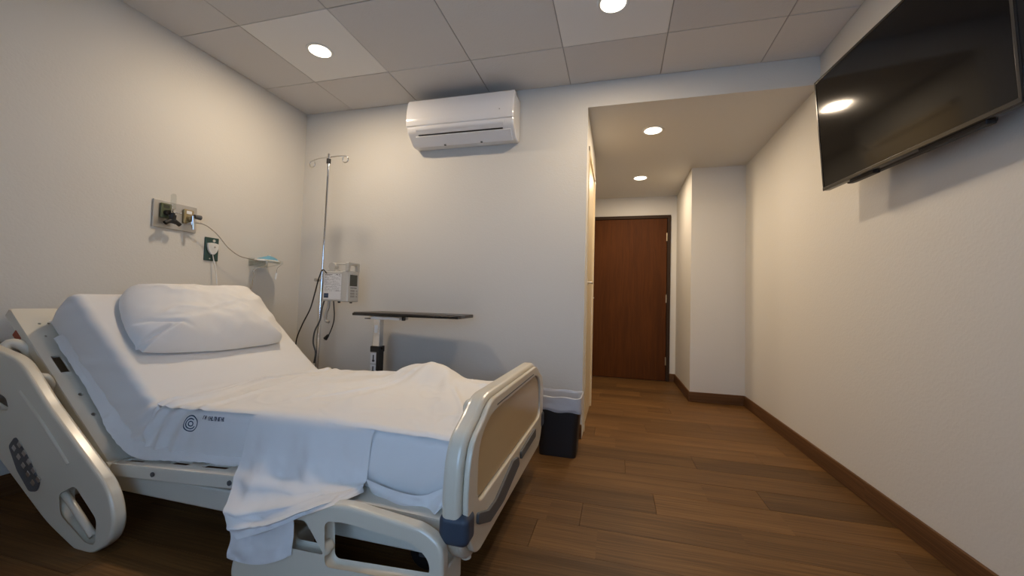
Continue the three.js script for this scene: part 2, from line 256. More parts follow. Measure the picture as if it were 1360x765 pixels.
// ------------------------------------------------------------------ hospital bed
const BW0 = 0.66, BW1 = 1.61;                              // mattress across the room
const DK = { x: 0.072, y: 0.842, ux: 0.757, uy: -0.6534 };  // top end of the raised back section and its slope
const bed = thing('hospital_bed', 'cream adjustable hospital bed frame with raised back section and tan footboard', 'bed');
{
  const ang = Math.atan2(DK.uy, DK.ux), toDeck = (g) => { g.rotateZ(ang); g.translate(DK.x, DK.y, 0); return g; };
  const DZ0 = 0.62, DZ1 = 1.70, L = 0.887;
  // back section plate: shape in (s, z) with its slots and holes, laid on the slope
  const sh = roundedPoly([[0, DZ0], [L, DZ0], [L, DZ1], [0, DZ1]], 0.015);
  const hole = (pts, r) => sh.holes.push(roundedPoly(pts, r, new THREE.Path()));
  const dot = (x, y, r) => { const p = new THREE.Path(); p.absarc(x, y, r, 0, Math.PI * 2, true); sh.holes.push(p); };
  hole([[0.30, 1.638], [0.40, 1.638], [0.40, 1.672], [0.30, 1.672]], 0.003);
  dot(0.10, 1.64, 0.006); dot(0.10, 1.61, 0.006); dot(0.18, 1.645, 0.005); dot(0.53, 1.655, 0.009); dot(0.645, 1.655, 0.009);
  for (const s of [0.2, 0.45, 0.7]) hole([[s, 0.8], [s + 0.1, 0.8], [s + 0.1, 1.4], [s, 1.4]], 0.02);
  const plate = extr(sh, 0.008, 0.001, 8, 1); plate.rotateX(Math.PI / 2);   // (s, z) -> (s, down, z)
  mesh('back_section', [toDeck(plate.toNonIndexed()), toDeck(box(0, L, -0.04, -0.002, DZ1 - 0.006, DZ1 + 0.002, 0.002, 1)), toDeck(box(0, L, -0.04, -0.002, DZ0 - 0.002, DZ0 + 0.006, 0.002, 1)), toDeck(box(-0.002, 0.008, -0.03, -0.002, DZ0, DZ1, 0.002, 1))].map(strip), M.creamMetal, bed);
  mesh('deck_tray', toDeck(box(0.05, L - 0.05, -0.05, -0.012, DZ0 + 0.1, DZ1 - 0.13)), M.black, bed);
  mesh('hinge_pin', cyl(0.017, 0.017, [0.742, 0.252, DZ1 - 0.02], [0.742, 0.252, DZ1 + 0.01], 18), M.creamMetal, bed);
  // seat and foot sections
  const section = (x0, y0, x1, y1, name, slots) => {
    const len = Math.hypot(x1 - x0, y1 - y0), s2 = roundedPoly([[0, DZ0], [len, DZ0], [len, DZ1], [0, DZ1]], 0.008);
    for (const [a, b, c, d] of slots) s2.holes.push(roundedPoly([[a, c], [b, c], [b, d], [a, d]], 0.006, new THREE.Path()));
    const g = extr(s2, 0.006, 0.001, 6, 1); g.rotateX(Math.PI / 2);
    const parts = [g.toNonIndexed(), box(0, len, -0.045, -0.002, DZ1 - 0.006, DZ1 + 0.002, 0.002, 1), box(0, len, -0.045, -0.002, DZ0 - 0.002, DZ0 + 0.006, 0.002, 1)].map(strip);
    for (const p of parts) { p.rotateZ(Math.atan2(y1 - y0, x1 - x0)); p.translate(x0, y0, 0); }
    return mesh(name, parts, M.creamMetal, bed);
  };
  section(0.755, 0.263, 1.375, 0.298, 'seat_section', [[0.02, 0.12, 1.645, 1.67], [0.24, 0.33, 1.63, 1.66], [0.40, 0.52, 1.63, 1.66], [0.1, 0.5, 0.8, 1.4]]);
  section(1.385, 0.298, 2.16, 0.275, 'foot_section', [[0.1, 0.6, 0.8, 1.4]]);
  for (const [x, y] of [[0.98, 0.252], [1.345, 0.272]]) mesh('bolt', cyl(0.009, 0.009, [x, y, DZ1], [x, y, DZ1 + 0.006], 12), M.greyRubber, bed);
  // base frame, lift arms and casters
  mesh('side_beam', box(0.25, 2.16, 0.135, 0.215, 1.60, 1.655, 0.008), M.creamMetal, bed);
  mesh('side_beam', box(0.25, 2.16, 0.135, 0.215, 0.66, 0.715, 0.008), M.creamMetal, bed);
  for (const x of [0.34, 1.2, 2.05]) mesh('cross_beam', box(x - 0.035, x + 0.035, 0.14, 0.2, 0.715, 1.60, 0.006), M.creamMetal, bed);
  mesh('lift_motor', [box(0.55, 0.95, 0.15, 0.235, 1.0, 1.2, 0.02), cyl(0.03, 0.03, [0.95, 0.19, 1.1], [1.5, 0.19, 1.1])].map(strip), M.greyRubber, bed);
  for (const [x, z] of [[0.38, 1.52], [0.38, 0.80], [2.02, 1.52], [2.02, 0.80]]) {
    const c = new THREE.Group(); c.name = 'caster'; c.position.set(x, 0, z); bed.add(c);
    mesh('wheel', [lathe([[0.02, -0.018], [0.055, -0.018], [0.062, -0.011], [0.062, 0.011], [0.055, 0.018], [0.02, 0.018]], 0, 0, 0, 24)].map((g) => { g.rotateX(Math.PI / 2); g.translate(0, 0.062, 0); return g; }), M.black, c);
    mesh('fork', [box(-0.02, 0.02, 0.05, 0.135, 0.02, 0.028, 0.003), box(-0.02, 0.02, 0.05, 0.135, -0.028, -0.02, 0.003), cyl(0.022, 0.022, [0, 0.122, 0], [0, 0.15, 0])].map(strip), M.greyRubber, c);
  }
  // head side rail, tilted with the back section: outline on its outer face plane
  const RZ = 1.80, o2 = (u, v) => { const p = at(u, v, 2, RZ); return [p.x, p.y]; };
  const hr = roundedPoly([[...o2(-105, 405), 0.06], [...o2(-20, 462), 0.03], [...o2(22, 480), 0.06], [...o2(60, 541)], [...o2(143, 655), 0.09], [...o2(150, 712), 0.1], [...o2(112, 740), 0.1], [...o2(62, 692), 0.06], [...o2(-30, 568), 0.06], [...o2(-130, 470), 0.06]], 0.03);
  hr.holes.push(roundedPoly([o2(99, 645), o2(128, 690), o2(126, 724), o2(114, 722), o2(80, 684), o2(78, 656)], 0.02, new THREE.Path()));
  hr.holes.push(roundedPoly([o2(-40, 500), o2(8, 528), o2(12, 545), o2(-10, 545), o2(-50, 520)], 0.02, new THREE.Path()));
  const hg = extr(hr, 0.022, 0.011, 10, 4); hg.translate(0, 0, RZ - 0.033);
  const rail = mesh('head_side_rail', hg, M.cream, bed); 
  mesh('grip_bar', tube([at(86, 655, 2, RZ - 0.02), at(103, 680, 2, RZ - 0.018), at(124, 712, 2, RZ - 0.02)], 0.012, 16), M.cream, rail);
  mesh('ridge', tube([at(28, 520, 2, RZ - 0.003), at(60, 566, 2, RZ - 0.001), at(92, 616, 2, RZ - 0.003)], 0.008, 24), M.cream, rail);
  const cpS = roundedPoly([o2(13, 592), o2(21, 580), o2(34, 600), o2(54, 640), o2(50, 652), o2(40, 652), o2(24, 624)], 0.012);
  const cpG = extr(cpS, 0.003, 0.001, 6, 1); cpG.translate(0, 0, RZ);
  const cp = mesh('control_panel', cpG, M.greyRubber, rail); cp.userData.label = 'grey keypad of bed control buttons';
  for (let i = 0; i < 5; i++) for (let j = 0; j < 2; j++) {
    const p = at(22 + i * 6.2 + j * 7 - 3, 595 + i * 11.5 - j * 4.5, 2, RZ + 0.003), b = new RoundedBoxGeometry(0.022, 0.017, 0.005, 2, 0.002); b.rotateZ(-0.62); b.translate(p.x, p.y, p.z); mesh('button', b, M.brushed, cp);
  }
  mesh('rail_arm', [tube([at(-30, 520, 2, RZ - 0.03), at(2, 470, 2, RZ - 0.045), at(14, 456, 2, 1.735), at(34, 462, 2, 1.70), at(44, 480, 2, 1.68)], 0.02, 40, 14), tube([at(40, 505, 2, RZ - 0.03), at(58, 500, 2, 1.75), at(68, 512, 2, 1.71), at(70, 530, 2, 1.68)], 0.014, 24)].map(strip), M.creamMetal, bed);
  mesh('release_tab', toDeck(box(0.10, 0.155, -0.062, -0.03, DZ1 - 0.012, DZ1 + 0.004, 0.004)), M.red, bed);
  for (const [u, v] of [[64, 534], [108, 603]]) mesh('pivot_knob', (() => { const p = at(u, v, 2, 1.735), g = new THREE.SphereGeometry(0.021, 18, 12); g.scale(1.25, 0.9, 1.4); g.translate(p.x, p.y, p.z); return g; })(), M.whitePlastic, bed);
  mesh('rail_linkage', [tube([at(66, 536, 2, 1.72), at(108, 604, 2, 1.72)], 0.022, 6), tube([at(108, 604, 2, 1.72), at(122, 640, 2, 1.69)], 0.018, 6)].map(strip), M.black, bed);
  mesh('rail_bracket', box(0.36, 0.62, 0.13, 0.20, 1.655, 1.75, 0.02), M.creamMetal, bed);
  // foot side rail, lowered beside the foot section
  const fr = roundedPoly([[...o2(306, 772), 0.05], [...o2(312, 738), 0.05], [...o2(360, 694), 0.06], [...o2(405, 682), 0.05], [...o2(450, 674), 0.05], [...o2(560, 709), 0.05], [...o2(583, 730), 0.06], [...o2(582, 790), 0.08], [...o2(330, 795), 0.05]], 0.04);
  fr.holes.push(roundedPoly([o2(372, 688), o2(405, 691), o2(430, 737), o2(381, 727)], 0.012, new THREE.Path()));
  fr.holes.push(roundedPoly([o2(431, 692), o2(460, 695), [...o2(550, 722), 0.04], [...o2(572, 748), 0.04], o2(567, 776), o2(431, 753)], 0.022, new THREE.Path()));
  const fg = extr(fr, 0.022, 0.011, 12, 4); fg.translate(0, 0, RZ - 0.033);
  const footRail = mesh('foot_side_rail', fg, M.cream, bed);
  mesh('rail_bracket', box(1.56, 1.64, 0.06, 0.15, 1.62, RZ - 0.034, 0.008), M.creamMetal, bed);
  mesh('rail_bracket', box(2.145, 2.185, 0.07, 0.16, 1.62, RZ - 0.034, 0.008), M.creamMetal, bed);
  // footboard
  const FX = 2.165, zc = 1.175;
  const half = [[0.585, 0.36], [0.572, 0.47], [0.545, 0.525], [0.46, 0.563], [0.405, 0.597], [0.36, 0.608]];
  const outline = [];
  for (const [d, y] of half) outline.push([zc + d, y]);
  for (const [d, y] of [...half].reverse()) outline.push([zc - d, y]);
  outline.push([zc - 0.565, 0.25], [zc - 0.5, 0.168], [zc + 0.5, 0.168], [zc + 0.565, 0.25]);
  const plate2 = (pts, depth, bevel, r) => { const g = extr(roundedPoly(pts, r), depth, bevel, 10, 4); g.rotateY(-Math.PI / 2); return g; };   // (z, y) with depth toward -x
  const fb0 = plate2(outline, 0.024, 0.016, 0.06); fb0.translate(FX + 0.05, 0, 0);
  const fb = mesh('footboard', fb0, M.cream, bed);
  // raised rim round the outer face and tan inset panel
  const rimO = outline.map(([z, y]) => [zc + (z - zc) * 0.985, 0.39 + (y - 0.39) * 0.965]), inner = [[zc + 0.49, 0.33], [zc + 0.485, 0.50], [zc + 0.38, 0.552], [zc - 0.38, 0.552], [zc - 0.485, 0.50], [zc - 0.49, 0.33]];
  const pan = plate2(inner, 0.004, 0.003, 0.06); pan.translate(FX + 0.072, 0, 0);
  mesh('inset_panel', pan, M.footPanel, fb).userData.label = 'tan inset panel';
  const rim = roundedPoly(rimO, 0.06); rim.holes.push(roundedPoly([[zc + 0.505, 0.315], [zc + 0.50, 0.51], [zc + 0.385, 0.567], [zc - 0.385, 0.567], [zc - 0.50, 0.51], [zc - 0.505, 0.315]], 0.065, new THREE.Path()));
  const rg = extr(rim, 0.006, 0.006, 10, 3); rg.rotateY(-Math.PI / 2); rg.translate(FX + 0.079, 0, 0); mesh('rim', rg, M.cream, fb);
  const onFace = (px) => px.map(([u, v]) => { const p = at(u, v, 0, FX + 0.083); return [p.z, p.y]; });
  for (const px of [[[632, 695], [648, 691], [666, 664], [687, 616], [686, 607], [679, 612], [656, 664], [646, 678], [632, 682]], [[690, 609], [709, 579], [709, 569], [690, 600]]]) {
    const g = extr(roundedPoly(onFace(px), 0.012), 0.008, 0.003, 6, 2); g.rotateY(-Math.PI / 2); g.translate(FX + 0.091, 0, 0); mesh('grey_strip', g, M.greyRubber, fb);
  }
  for (const s of [1, -1]) {
    const b = box(FX + 0.002, FX + 0.092, 0.245, 0.33, zc + s * 0.575 - (s > 0 ? 0.05 : 0.022), zc + s * 0.575 + (s > 0 ? 0.022 : 0.05), 0.02, 3); mesh('corner_bumper', b, M.bumper, fb);
    const k = new THREE.SphereGeometry(0.026, 20, 14); k.scale(0.9, 1.2, 1.1); k.translate(FX + 0.012, 0.575, zc + s * 0.39); mesh('knob', k, M.cream, fb);
    mesh('foot_pad', cyl(0.016, 0.016, [FX + 0.04, 0.14, zc + s * 0.46], [FX + 0.04, 0.172, zc + s * 0.46], 14), M.cream, fb);
  }
  mesh('hand_slot', box(FX + 0.072, FX + 0.086, 0.573, 0.580, zc - 0.3, zc + 0.32, 0.003, 1), M.greyRubber, fb);
}
function strip(g) { g = g.index ? g.toNonIndexed() : g; for (const k of Object.keys(g.attributes)) if (!['position', 'normal', 'uv'].includes(k)) g.deleteAttribute(k); return g; }

// ------------------------------------------------------------------ mattress, sheet and pillow
// the mattress runs along a line bent at the hinge: frames by arc length
const MT = 0.19, ML = 2.215, frames = [];
{
  let x = DK.x + DK.ux * 0.09 + 0.012 * 0.653, y = DK.y + DK.uy * 0.09 + 0.012 * 0.757; const N = 443, ds = ML / N;
  const ss = (a, b, t) => { t = Math.max(0, Math.min(1, (t - a) / (b - a))); return t * t * (3 - 2 * t); };
  for (let i = 0; i <= N; i++) {
    const s = i * ds, th = -0.7119 * (1 - ss(0.63, 0.95, s)) + 0.045 * ss(0.75, 0.95, s) - 0.062 * ss(1.35, 1.5, s);
    frames.push([x, y, th]); x += Math.cos(th) * ds; y += Math.sin(th) * ds;
  }
  console.log('mattress end', x.toFixed(3), y.toFixed(3));
}
function frameAt(s) { const f = Math.max(0, Math.min(0.9999, s / ML)) * (frames.length - 1), i = Math.floor(f), t = f - i, a = frames[i], b = frames[i + 1] ?? a; return [a[0] + (b[0] - a[0]) * t, a[1] + (b[1] - a[1]) * t, a[2] + (b[2] - a[2]) * t]; }
const sm = (a, b, t) => { t = Math.max(0, Math.min(1, (t - a) / (b - a))); return t * t * (3 - 2 * t); };
const ridge = (d, w) => Math.exp(-(d * d) / (w * w));
// across the section: q = 0 at the near lower edge, up the near side, over the top, down the far side
const RC = 0.034, SIDE = MT - RC, ARC = RC * Math.PI / 2, TOP = BW1 - BW0 - 2 * RC, QL = 2 * SIDE + 2 * ARC + TOP;
function section(q) {      // q in metres along the section -> [z, h, nz, nh]
  if (q < SIDE) { const b = 0.008 * Math.sin(Math.PI * q / SIDE); return [BW1 + b, q, 1, 0]; }
  q -= SIDE; if (q < ARC) { const a = q / RC; return [BW1 - RC + RC * Math.cos(a), SIDE + RC * Math.sin(a), Math.cos(a), Math.sin(a)]; }
  q -= ARC; if (q < TOP) { return [BW1 - RC - q, MT + 0.006 * Math.sin(Math.PI * q / TOP), 0, 1]; }
  q -= TOP; if (q < ARC) { const a = q / RC; return [BW0 + RC - RC * Math.sin(a), SIDE + RC * Math.cos(a), -Math.sin(a), Math.cos(a)]; }
  q -= ARC; return [BW0, SIDE - q, -1, 0];
}
function place(s, z, h) { const [x, y, th] = frameAt(s); return V(x - Math.sin(th) * h, y + Math.cos(th) * h, z); }
function wrinkle(s, z, q) {
  let w = 0.006 * (fbm(s * 3.1 + 5, z * 3.3 + q, 3) - 0.5);
  // cross folds where the mattress bends
  const c = s - (0.80 + 0.10 * (z - 1.1)), env = sm(0.62, 0.78, s) * (1 - sm(0.98, 1.1, s));
  w += 0.011 * ridge(c - 0.010 * Math.sin(z * 7), 0.013) * sm(0.8, 1.0, z);
  w += 0.008 * (fbm(s * 7 + 2, z * 2.2, 3) - 0.5) + 0.004 * Math.pow(fbm(s * 13 - z * 4, z * 5 + s * 3, 2), 3);
  // pulled diagonal creases on the sides near the bend
  const sideness = q < SIDE + ARC ? 1 - sm(SIDE, SIDE + ARC * 1.5, q) : 0;
  if (sideness > 0) { const t = s * 1.0 - q * 0.8; w += sideness * (env * 0.012 + 0.003) * (Math.sin(t * 58 + 6 * fbm(s * 6, q * 6, 2)) * 0.5 + 0.3); w += sideness * 0.006 * (fbm(s * 9 - q * 7, q * 4 + s * 2, 3) - 0.5); }
  return w;
}
function mattressPoint(s, q, lift = 0) {
  const [z, h, nz, nh] = section(q), e = Math.min(s, ML - s), k = e < 0.05 ? Math.sqrt(Math.max(0, 1 - (1 - e / 0.05) ** 2)) : 1;
  const w = wrinkle(s, z, q) * k + lift, zz = z + nz * w, hh = Math.max(0, h + nh * w);
  return place(s, BW0 + BW1 > 0 ? (zz - 1.135) * (0.965 + 0.035 * k) + 1.135 : zz, h > SIDE * 0.5 ? SIDE * 0.5 + (hh - SIDE * 0.5) * (0.55 + 0.45 * k) : hh);
}
const mattress = thing('mattress', 'thick mattress in a white fitted sheet bent over the raised bed', 'mattress');
{
  const g = gridSurface((u, v) => mattressPoint(u * ML, v * QL), 340, 150), uv = g.attributes.uv;
  for (let i = 0; i < uv.count; i++) uv.setXY(i, uv.getX(i) * ML, uv.getY(i) * QL);
  const cap = (s) => { const pts = []; for (let i = 0; i <= 60; i++) pts.push(mattressPoint(s, i / 60 * QL)); const c = place(s, 1.135, MT * 0.4), pos = [], uvv = []; for (let i = 0; i < 60; i++) { const t = s ? [pts[i], pts[i + 1], c] : [pts[i + 1], pts[i], c]; for (const p of t) { pos.push(p.x, p.y, p.z); uvv.push(p.z, p.y); } } const b = new THREE.BufferGeometry(); b.setAttribute('position', new THREE.Float32BufferAttribute(pos, 3)); b.setAttribute('uv', new THREE.Float32BufferAttribute(uvv, 2)); b.computeVertexNormals(); return b; };
  const under = gridSurface((u, v) => place(u * ML, BW0 + (BW1 - BW0) * (1 - v), 0), 80, 2);
  mesh('fitted_sheet', [g.toNonIndexed(), cap(0), cap(ML), under.toNonIndexed()].map(strip), M.sheet, mattress);
  // loose gathered hem lying on the frame along the near side
  const hem = gridSurface((u, v) => {
    const s = 0.12 + u * 1.22, bend = ridge(s - 0.8, 0.28), f = 0.012 * (fbm(s * 26, v * 1.5 + 3, 3) - 0.4) * v, out = (0.022 + 0.03 * bend) * v + 0.022 * (fbm(s * 7, v * 2, 3) - 0.5) * v;
    return place(s, BW1 + 0.004 + out, 0.026 * (1 - v) + f + 0.004 + 0.008 * bend * (1 - v));
  }, 300, 10);
  mesh('gathered_hem', hem, M.sheet, mattress);
  // printed stamp: rings and two short lines of lettering
  const cv = document.createElement('canvas'); cv.width = 512; cv.height = 256; const c = cv.getContext('2d'); c.clearRect(0, 0, 512, 256);
  c.strokeStyle = '#2d4358'; c.lineWidth = 9; for (const r of [66, 44, 21]) { c.beginPath(); c.arc(96, 165, r, r === 44 ? 0.5 : 0, r === 44 ? 5.4 : Math.PI * 2); c.stroke(); }
  const marks = (x, y, n, h, col) => { c.fillStyle = col; let xx = x; for (let i = 0; i < n; i++) { const w = 7 + rnd() * 9; c.fillRect(xx, y, 5, h); c.fillRect(xx, y + (i % 3) * h * 0.4, w, 5); if (i % 2) c.fillRect(xx + w, y, 5, h); xx += w + 8; } };
  marks(110, 22, 8, 22, '#5a3f3c'); marks(310, 30, 7, 18, '#6a4a44'); marks(215, 92, 2, 30, '#3a5064'); marks(282, 96, 9, 32, '#2c3f54');
  const st = new THREE.CanvasTexture(cv); st.colorSpace = THREE.SRGBColorSpace;
  const p0 = 1.035, g2 = gridSurface((u, v) => mattressPoint(p0 + u * 0.235, SIDE - 0.055 + v * 0.11, 0.0015), 30, 20);
  const stampMat = std({ map: st, transparent: true, alphaTest: 0.3, roughness: 0.9, side: THREE.DoubleSide });
  mesh('printed_stamp', g2, stampMat, mattress).userData.label = 'dark blue round stamp with lettering';
}
// flat sheet over the lower part of the bed, hanging over the near side
const sheet = thing('flat_sheet', 'crumpled white flat sheet spread over the foot and hanging over the rail', 'sheet');
{
  const q0 = SIDE + ARC * 0.55, q1 = QL - SIDE * 0.6, s0 = 0.86, s1 = ML - 0.012;
  const lift = (s, q) => {
    const [z] = section(q), p = frameAt(s), x = p[0];
    let l = 0.007 + 0.009 * (fbm(s * 2.6 + 9, z * 3 + 2, 3) - 0.4);
    l += 0.075 * Math.exp(-(((x - 1.635) / 0.15) ** 4) - ((z - 0.80) / 0.15) ** 2) + 0.03 * Math.exp(-(((x - 1.78) / 0.18) ** 2) - ((z - 0.9) / 0.12) ** 2);
    // long soft creases running out from the heap
    const a = Math.atan2(z - 0.6, 1.68 - x), r = Math.hypot(z - 0.6, 1.68 - x);
    l += 0.016 * sm(0.15, 0.4, r) * (1 - sm(0.7, 1.1, r)) * (Math.pow(0.5 + 0.5 * Math.sin(a * 13 + 2 * fbm(r * 3, a * 2, 2)), 3));
    l += 0.011 * ridge((x - 1.98) - 0.35 * (z - 1.2) + 0.03 * Math.sin(z * 8), 0.016) * sm(0.8, 1.1, z) * (1 - sm(1.4, 1.55, z)) + 0.011 * ridge((x - 1.52) + 0.55 * (z - 1.1) + 0.03 * Math.sin(z * 9), 0.014) * sm(0.75, 0.95, z) * (1 - sm(1.2, 1.5, z)) + 0.009 * ridge((x - 1.02) - 0.12 * (z - 1.1) - 0.02 * Math.sin(z * 6), 0.02);
    // small sharp creases
    l += 0.005 * Math.pow(1 - Math.abs(2 * fbm(s * 4.5 + z * 2.2, z * 2.6 - s * 0.8 + 4, 2) - 1), 8) + 0.003 * Math.pow(1 - Math.abs(2 * fbm(s * 7 - z * 5 + 3, z * 5 + s * 3, 2) - 1), 8);
    // rolled folds at the head end of the sheet
    const e = s - s0 - 0.05 * Math.sin((q - q0) / (q1 - q0) * 9); l += 0.022 * ridge(e - 0.020, 0.014) * (0.6 + 0.4 * sm(0.9, 1.3, z)) + 0.020 * ridge(e - 0.075 - 0.03 * Math.sin(z * 4), 0.016) * sm(0.85, 1.15, z);
    const edge = Math.min(1, Math.max(0, e) / 0.012); return l * (0.15 + 0.85 * edge);
  };
  const g = gridSurface((u, v) => { const q = q0 + v * (q1 - q0), s = s0 + 0.05 * Math.sin(v * 9) * (1 - u) * (1 - u) + u * (s1 - s0); return mattressPoint(s, q, Math.max(0.002, lift(s, q))); }, 260, 150), uv = g.attributes.uv;
  for (let i = 0; i < uv.count; i++) uv.setXY(i, uv.getX(i) * 1.35, uv.getY(i) * 1.1);
  mesh('sheet_top', g, M.sheet, sheet);
  // the part that hangs down: control rows from the mattress top over the side to the rail
  const rowPx = [
    { z: 1.655, p: [[322, 600], [362, 606], [405, 613], [448, 618], [489, 624]] },
    { z: 1.72, p: [[309, 645], [352, 650], [400, 652], [445, 646], [486, 640]] },
    { z: 1.795, p: [[300, 684], [345, 688], [395, 676], [440, 661], [482, 646]] },
    { z: 1.822, p: [[314, 717], [352, 706], [397, 688], [440, 672], [483, 654]] }];
  const rows = rowPx.map((r, k) => r.p.map(([u, v], i) => at(u, v, 2, i === 4 ? [1.625, 1.636, 1.65, 1.662][k] : i === 3 ? r.z - [0.012, 0.03, 0.03, 0.02][k] : r.z)));
  const edgeX = rows[0].map((p) => p.x);
  const sOf = (x) => { let lo = 0.5, hi = ML; for (let k = 0; k < 30; k++) { const m = (lo + hi) / 2; if (frameAt(m)[0] < x) lo = m; else hi = m; } return lo; };
  const onTop = (x, q, l) => mattressPoint(sOf(x), q, l);
  const cols = edgeX.map((x, i) => new THREE.CatmullRomCurve3([onTop(x + 0.05, SIDE + ARC + 0.12, i === 4 ? 0.004 : 0.010), onTop(x + 0.025, SIDE + ARC + 0.04, i === 4 ? 0.008 : 0.013), onTop(x + 0.006, SIDE + ARC * 0.5, i === 4 ? 0.008 : 0.012), ...rows.map((r) => r[i])], false, 'centripetal'));
  const drape = (u, v) => {
    const pts = cols.map((c) => c.getPoint(v)), c = new THREE.CatmullRomCurve3(pts, false, 'centripetal'), p = c.getPoint(u);
    const f = sm(0.3, 0.7, v) * (1 - 0.6 * sm(0.9, 1, v)), tie = (1 - 0.8 * sm(0.75, 1, u)) * (0.5 + 0.5 * sm(0, 0.2, u));
    p.z += tie * f * (0.020 * ridge(v - 0.80 + 0.10 * u, 0.028) + 0.018 * ridge(v - 0.92 + 0.05 * u, 0.02) + 0.014 * ridge(v - 0.66 - 0.12 * u + 0.05, 0.035) - 0.006);
    p.z += tie * f * (0.034 * (fbm(u * 3.2 + v * 1.4, v * 3.2 - u * 2, 3) - 0.5) * 2 + 0.012 * Math.pow(0.5 + 0.5 * Math.sin(u * 17 + v * 6 + 3 * fbm(u * 3, v * 3, 2)), 2));
    return p;
  };
  const dg = gridSurface(drape, 110, 90); mesh('hanging_drape', dg, M.sheet, sheet);
  // fold tucked below the drape in front of the rail
  const fold = gridSurface((u, v) => {
    const t = [[303, 700], [345, 698], [390, 690]], b = [[304, 741], [345, 750], [388, 737]];
    const L3 = (a) => { const w0 = (1 - u) * (1 - 2 * u), w1 = 4 * u * (1 - u), w2 = u * (2 * u - 1); return [a[0][0] * w0 + a[1][0] * w1 + a[2][0] * w2, a[0][1] * w0 + a[1][1] * w1 + a[2][1] * w2]; };
    const A = L3(t), B = L3(b), z = 1.808 + 0.006 * Math.sin(u * 9 + v * 2) + 0.005 * v + 0.012 * (fbm(u * 4, v * 3 + 7, 2) - 0.5);
    return at(A[0] + (B[0] - A[0]) * v + 3 * Math.sin(v * 5) * (u < 0.1 ? 1 : 0.3), A[1] + (B[1] - A[1]) * v, 2, z);
  }, 50, 40);
  mesh('hanging_fold', fold, M.sheet, sheet);
  // loose corner hanging from under the mattress by the footboard
  const corner = gridSurface((u, v) => {
    const T = [[486, 636], [520, 650], [560, 658], [606, 640]], B = [[492, 652], [521, 682], [560, 694], [604, 657]];
    const cr = (a, k) => { const c = new THREE.CatmullRomCurve3(a.map((p) => V(p[0], p[1], 0))); return c.getPoint(k); };
    const A = cr(T, u), C = cr(B, u); return at(A.x + (C.x - A.x) * v, A.y + (C.y - A.y) * v, 2, 1.640 + 0.05 * v * Math.sin(Math.PI * u) + 0.012 * Math.sin(u * 14 + v * 3) * v);
  }, 60, 24);
  mesh('loose_corner', corner, M.sheet, sheet);
}
// pillow on the raised back section
const pillow = thing('pillow', 'plump white pillow lying on the raised end of the bed', 'pillow');
{
  const quad = [[0.10, 1.47], [0.10, 0.72], [0.585, 0.77], [0.555, 1.585]];     // (s along the back section, z): top near, top far, low far, low near
  const nx = 0.653, ny = 0.757;
  const P = (u, v, side) => {
    // square to rounded square, so that the corners are blunt
    const X = 2 * u - 1, Y = 2 * v - 1, k0 = 0.86, X2 = X * Math.sqrt(1 - k0 * 0.26 * Y * Y * X * X), Y2 = Y * Math.sqrt(1 - k0 * 0.26 * X * X * Y * Y), a = 0.5 + X2 / 2, b = 0.5 + Y2 / 2;
    const s = (quad[0][0] * (1 - a) + quad[1][0] * a) * (1 - b) + (quad[3][0] * (1 - a) + quad[2][0] * a) * b;
    const z = (quad[0][1] * (1 - a) + quad[1][1] * a) * (1 - b) + (quad[3][1] * (1 - a) + quad[2][1] * a) * b;
    const m = Math.pow(Math.pow(Math.abs(X), 4) + Math.pow(Math.abs(Y), 4), 0.25), e = Math.min(1, Math.max(Math.abs(X), Math.abs(Y))), f = Math.pow(Math.max(0, 1 - Math.pow(e, 2.6)), 0.5) * (1 - 0.18 * Math.pow(Math.min(1, m), 3));
    const s2 = s + 0.010 * (fbm(a * 4, 3, 2) - 0.5) * Math.abs(Y), z2 = z + 0.02 * (fbm(b * 4, 8, 2) - 0.5) * Math.abs(X);
    let h = side > 0 ? 0.15 * f * (1 + 0.10 * Math.sin(a * 5 + 1) * (b - 0.4)) : -0.012 * f;
    if (side > 0) {
      h += 0.018 * f * (fbm(a * 5 + 3, b * 4, 3) - 0.5) * 2 + 0.010 * f * (Math.pow(1 - Math.abs(2 * fbm(a * 3.2 + b * 2 + 1, b * 3.2 - a * 1.5, 2) - 1), 6) - 0.3);
      h += 0.008 * Math.sin((a * 1.2 + b) * 18 + 4 * fbm(a * 4, b * 4, 2)) * sm(0.6, 0.9, a) * f;
      h -= 0.030 * ridge((b - 0.84) + 0.5 * (a - 0.1), 0.022) * Math.exp(-(((a - 0.10) / 0.07) ** 2)) + 0.018 * ridge((b - 0.72) - 0.9 * (a - 0.12), 0.02) * Math.exp(-(((a - 0.14) / 0.08) ** 2));
      h -= 0.010 * ridge(b - 0.60 - 0.10 * Math.sin(a * 6), 0.045) * f * (1 - sm(0.5, 0.8, a));
    }
    const kk = 0.012 + MT + 0.022 + h;
    return V(DK.x + DK.ux * s2 + nx * kk, DK.y + DK.uy * s2 + ny * kk, z2);
  };
  const sq = (t) => 0.5 - 0.5 * Math.cos(Math.PI * t);
  const top = gridSurface((u, v) => P(sq(u), sq(v), 1), 120, 90), bot = gridSurface((u, v) => P(sq(1 - u), sq(v), -1), 60, 40);
  for (const g of [top, bot]) { const uv = g.attributes.uv; for (let i = 0; i < uv.count; i++) uv.setXY(i, uv.getX(i) * 0.7, uv.getY(i) * 0.45); }
  mesh('pillowcase', [top.toNonIndexed(), bot.toNonIndexed()], M.pillow, pillow);
}

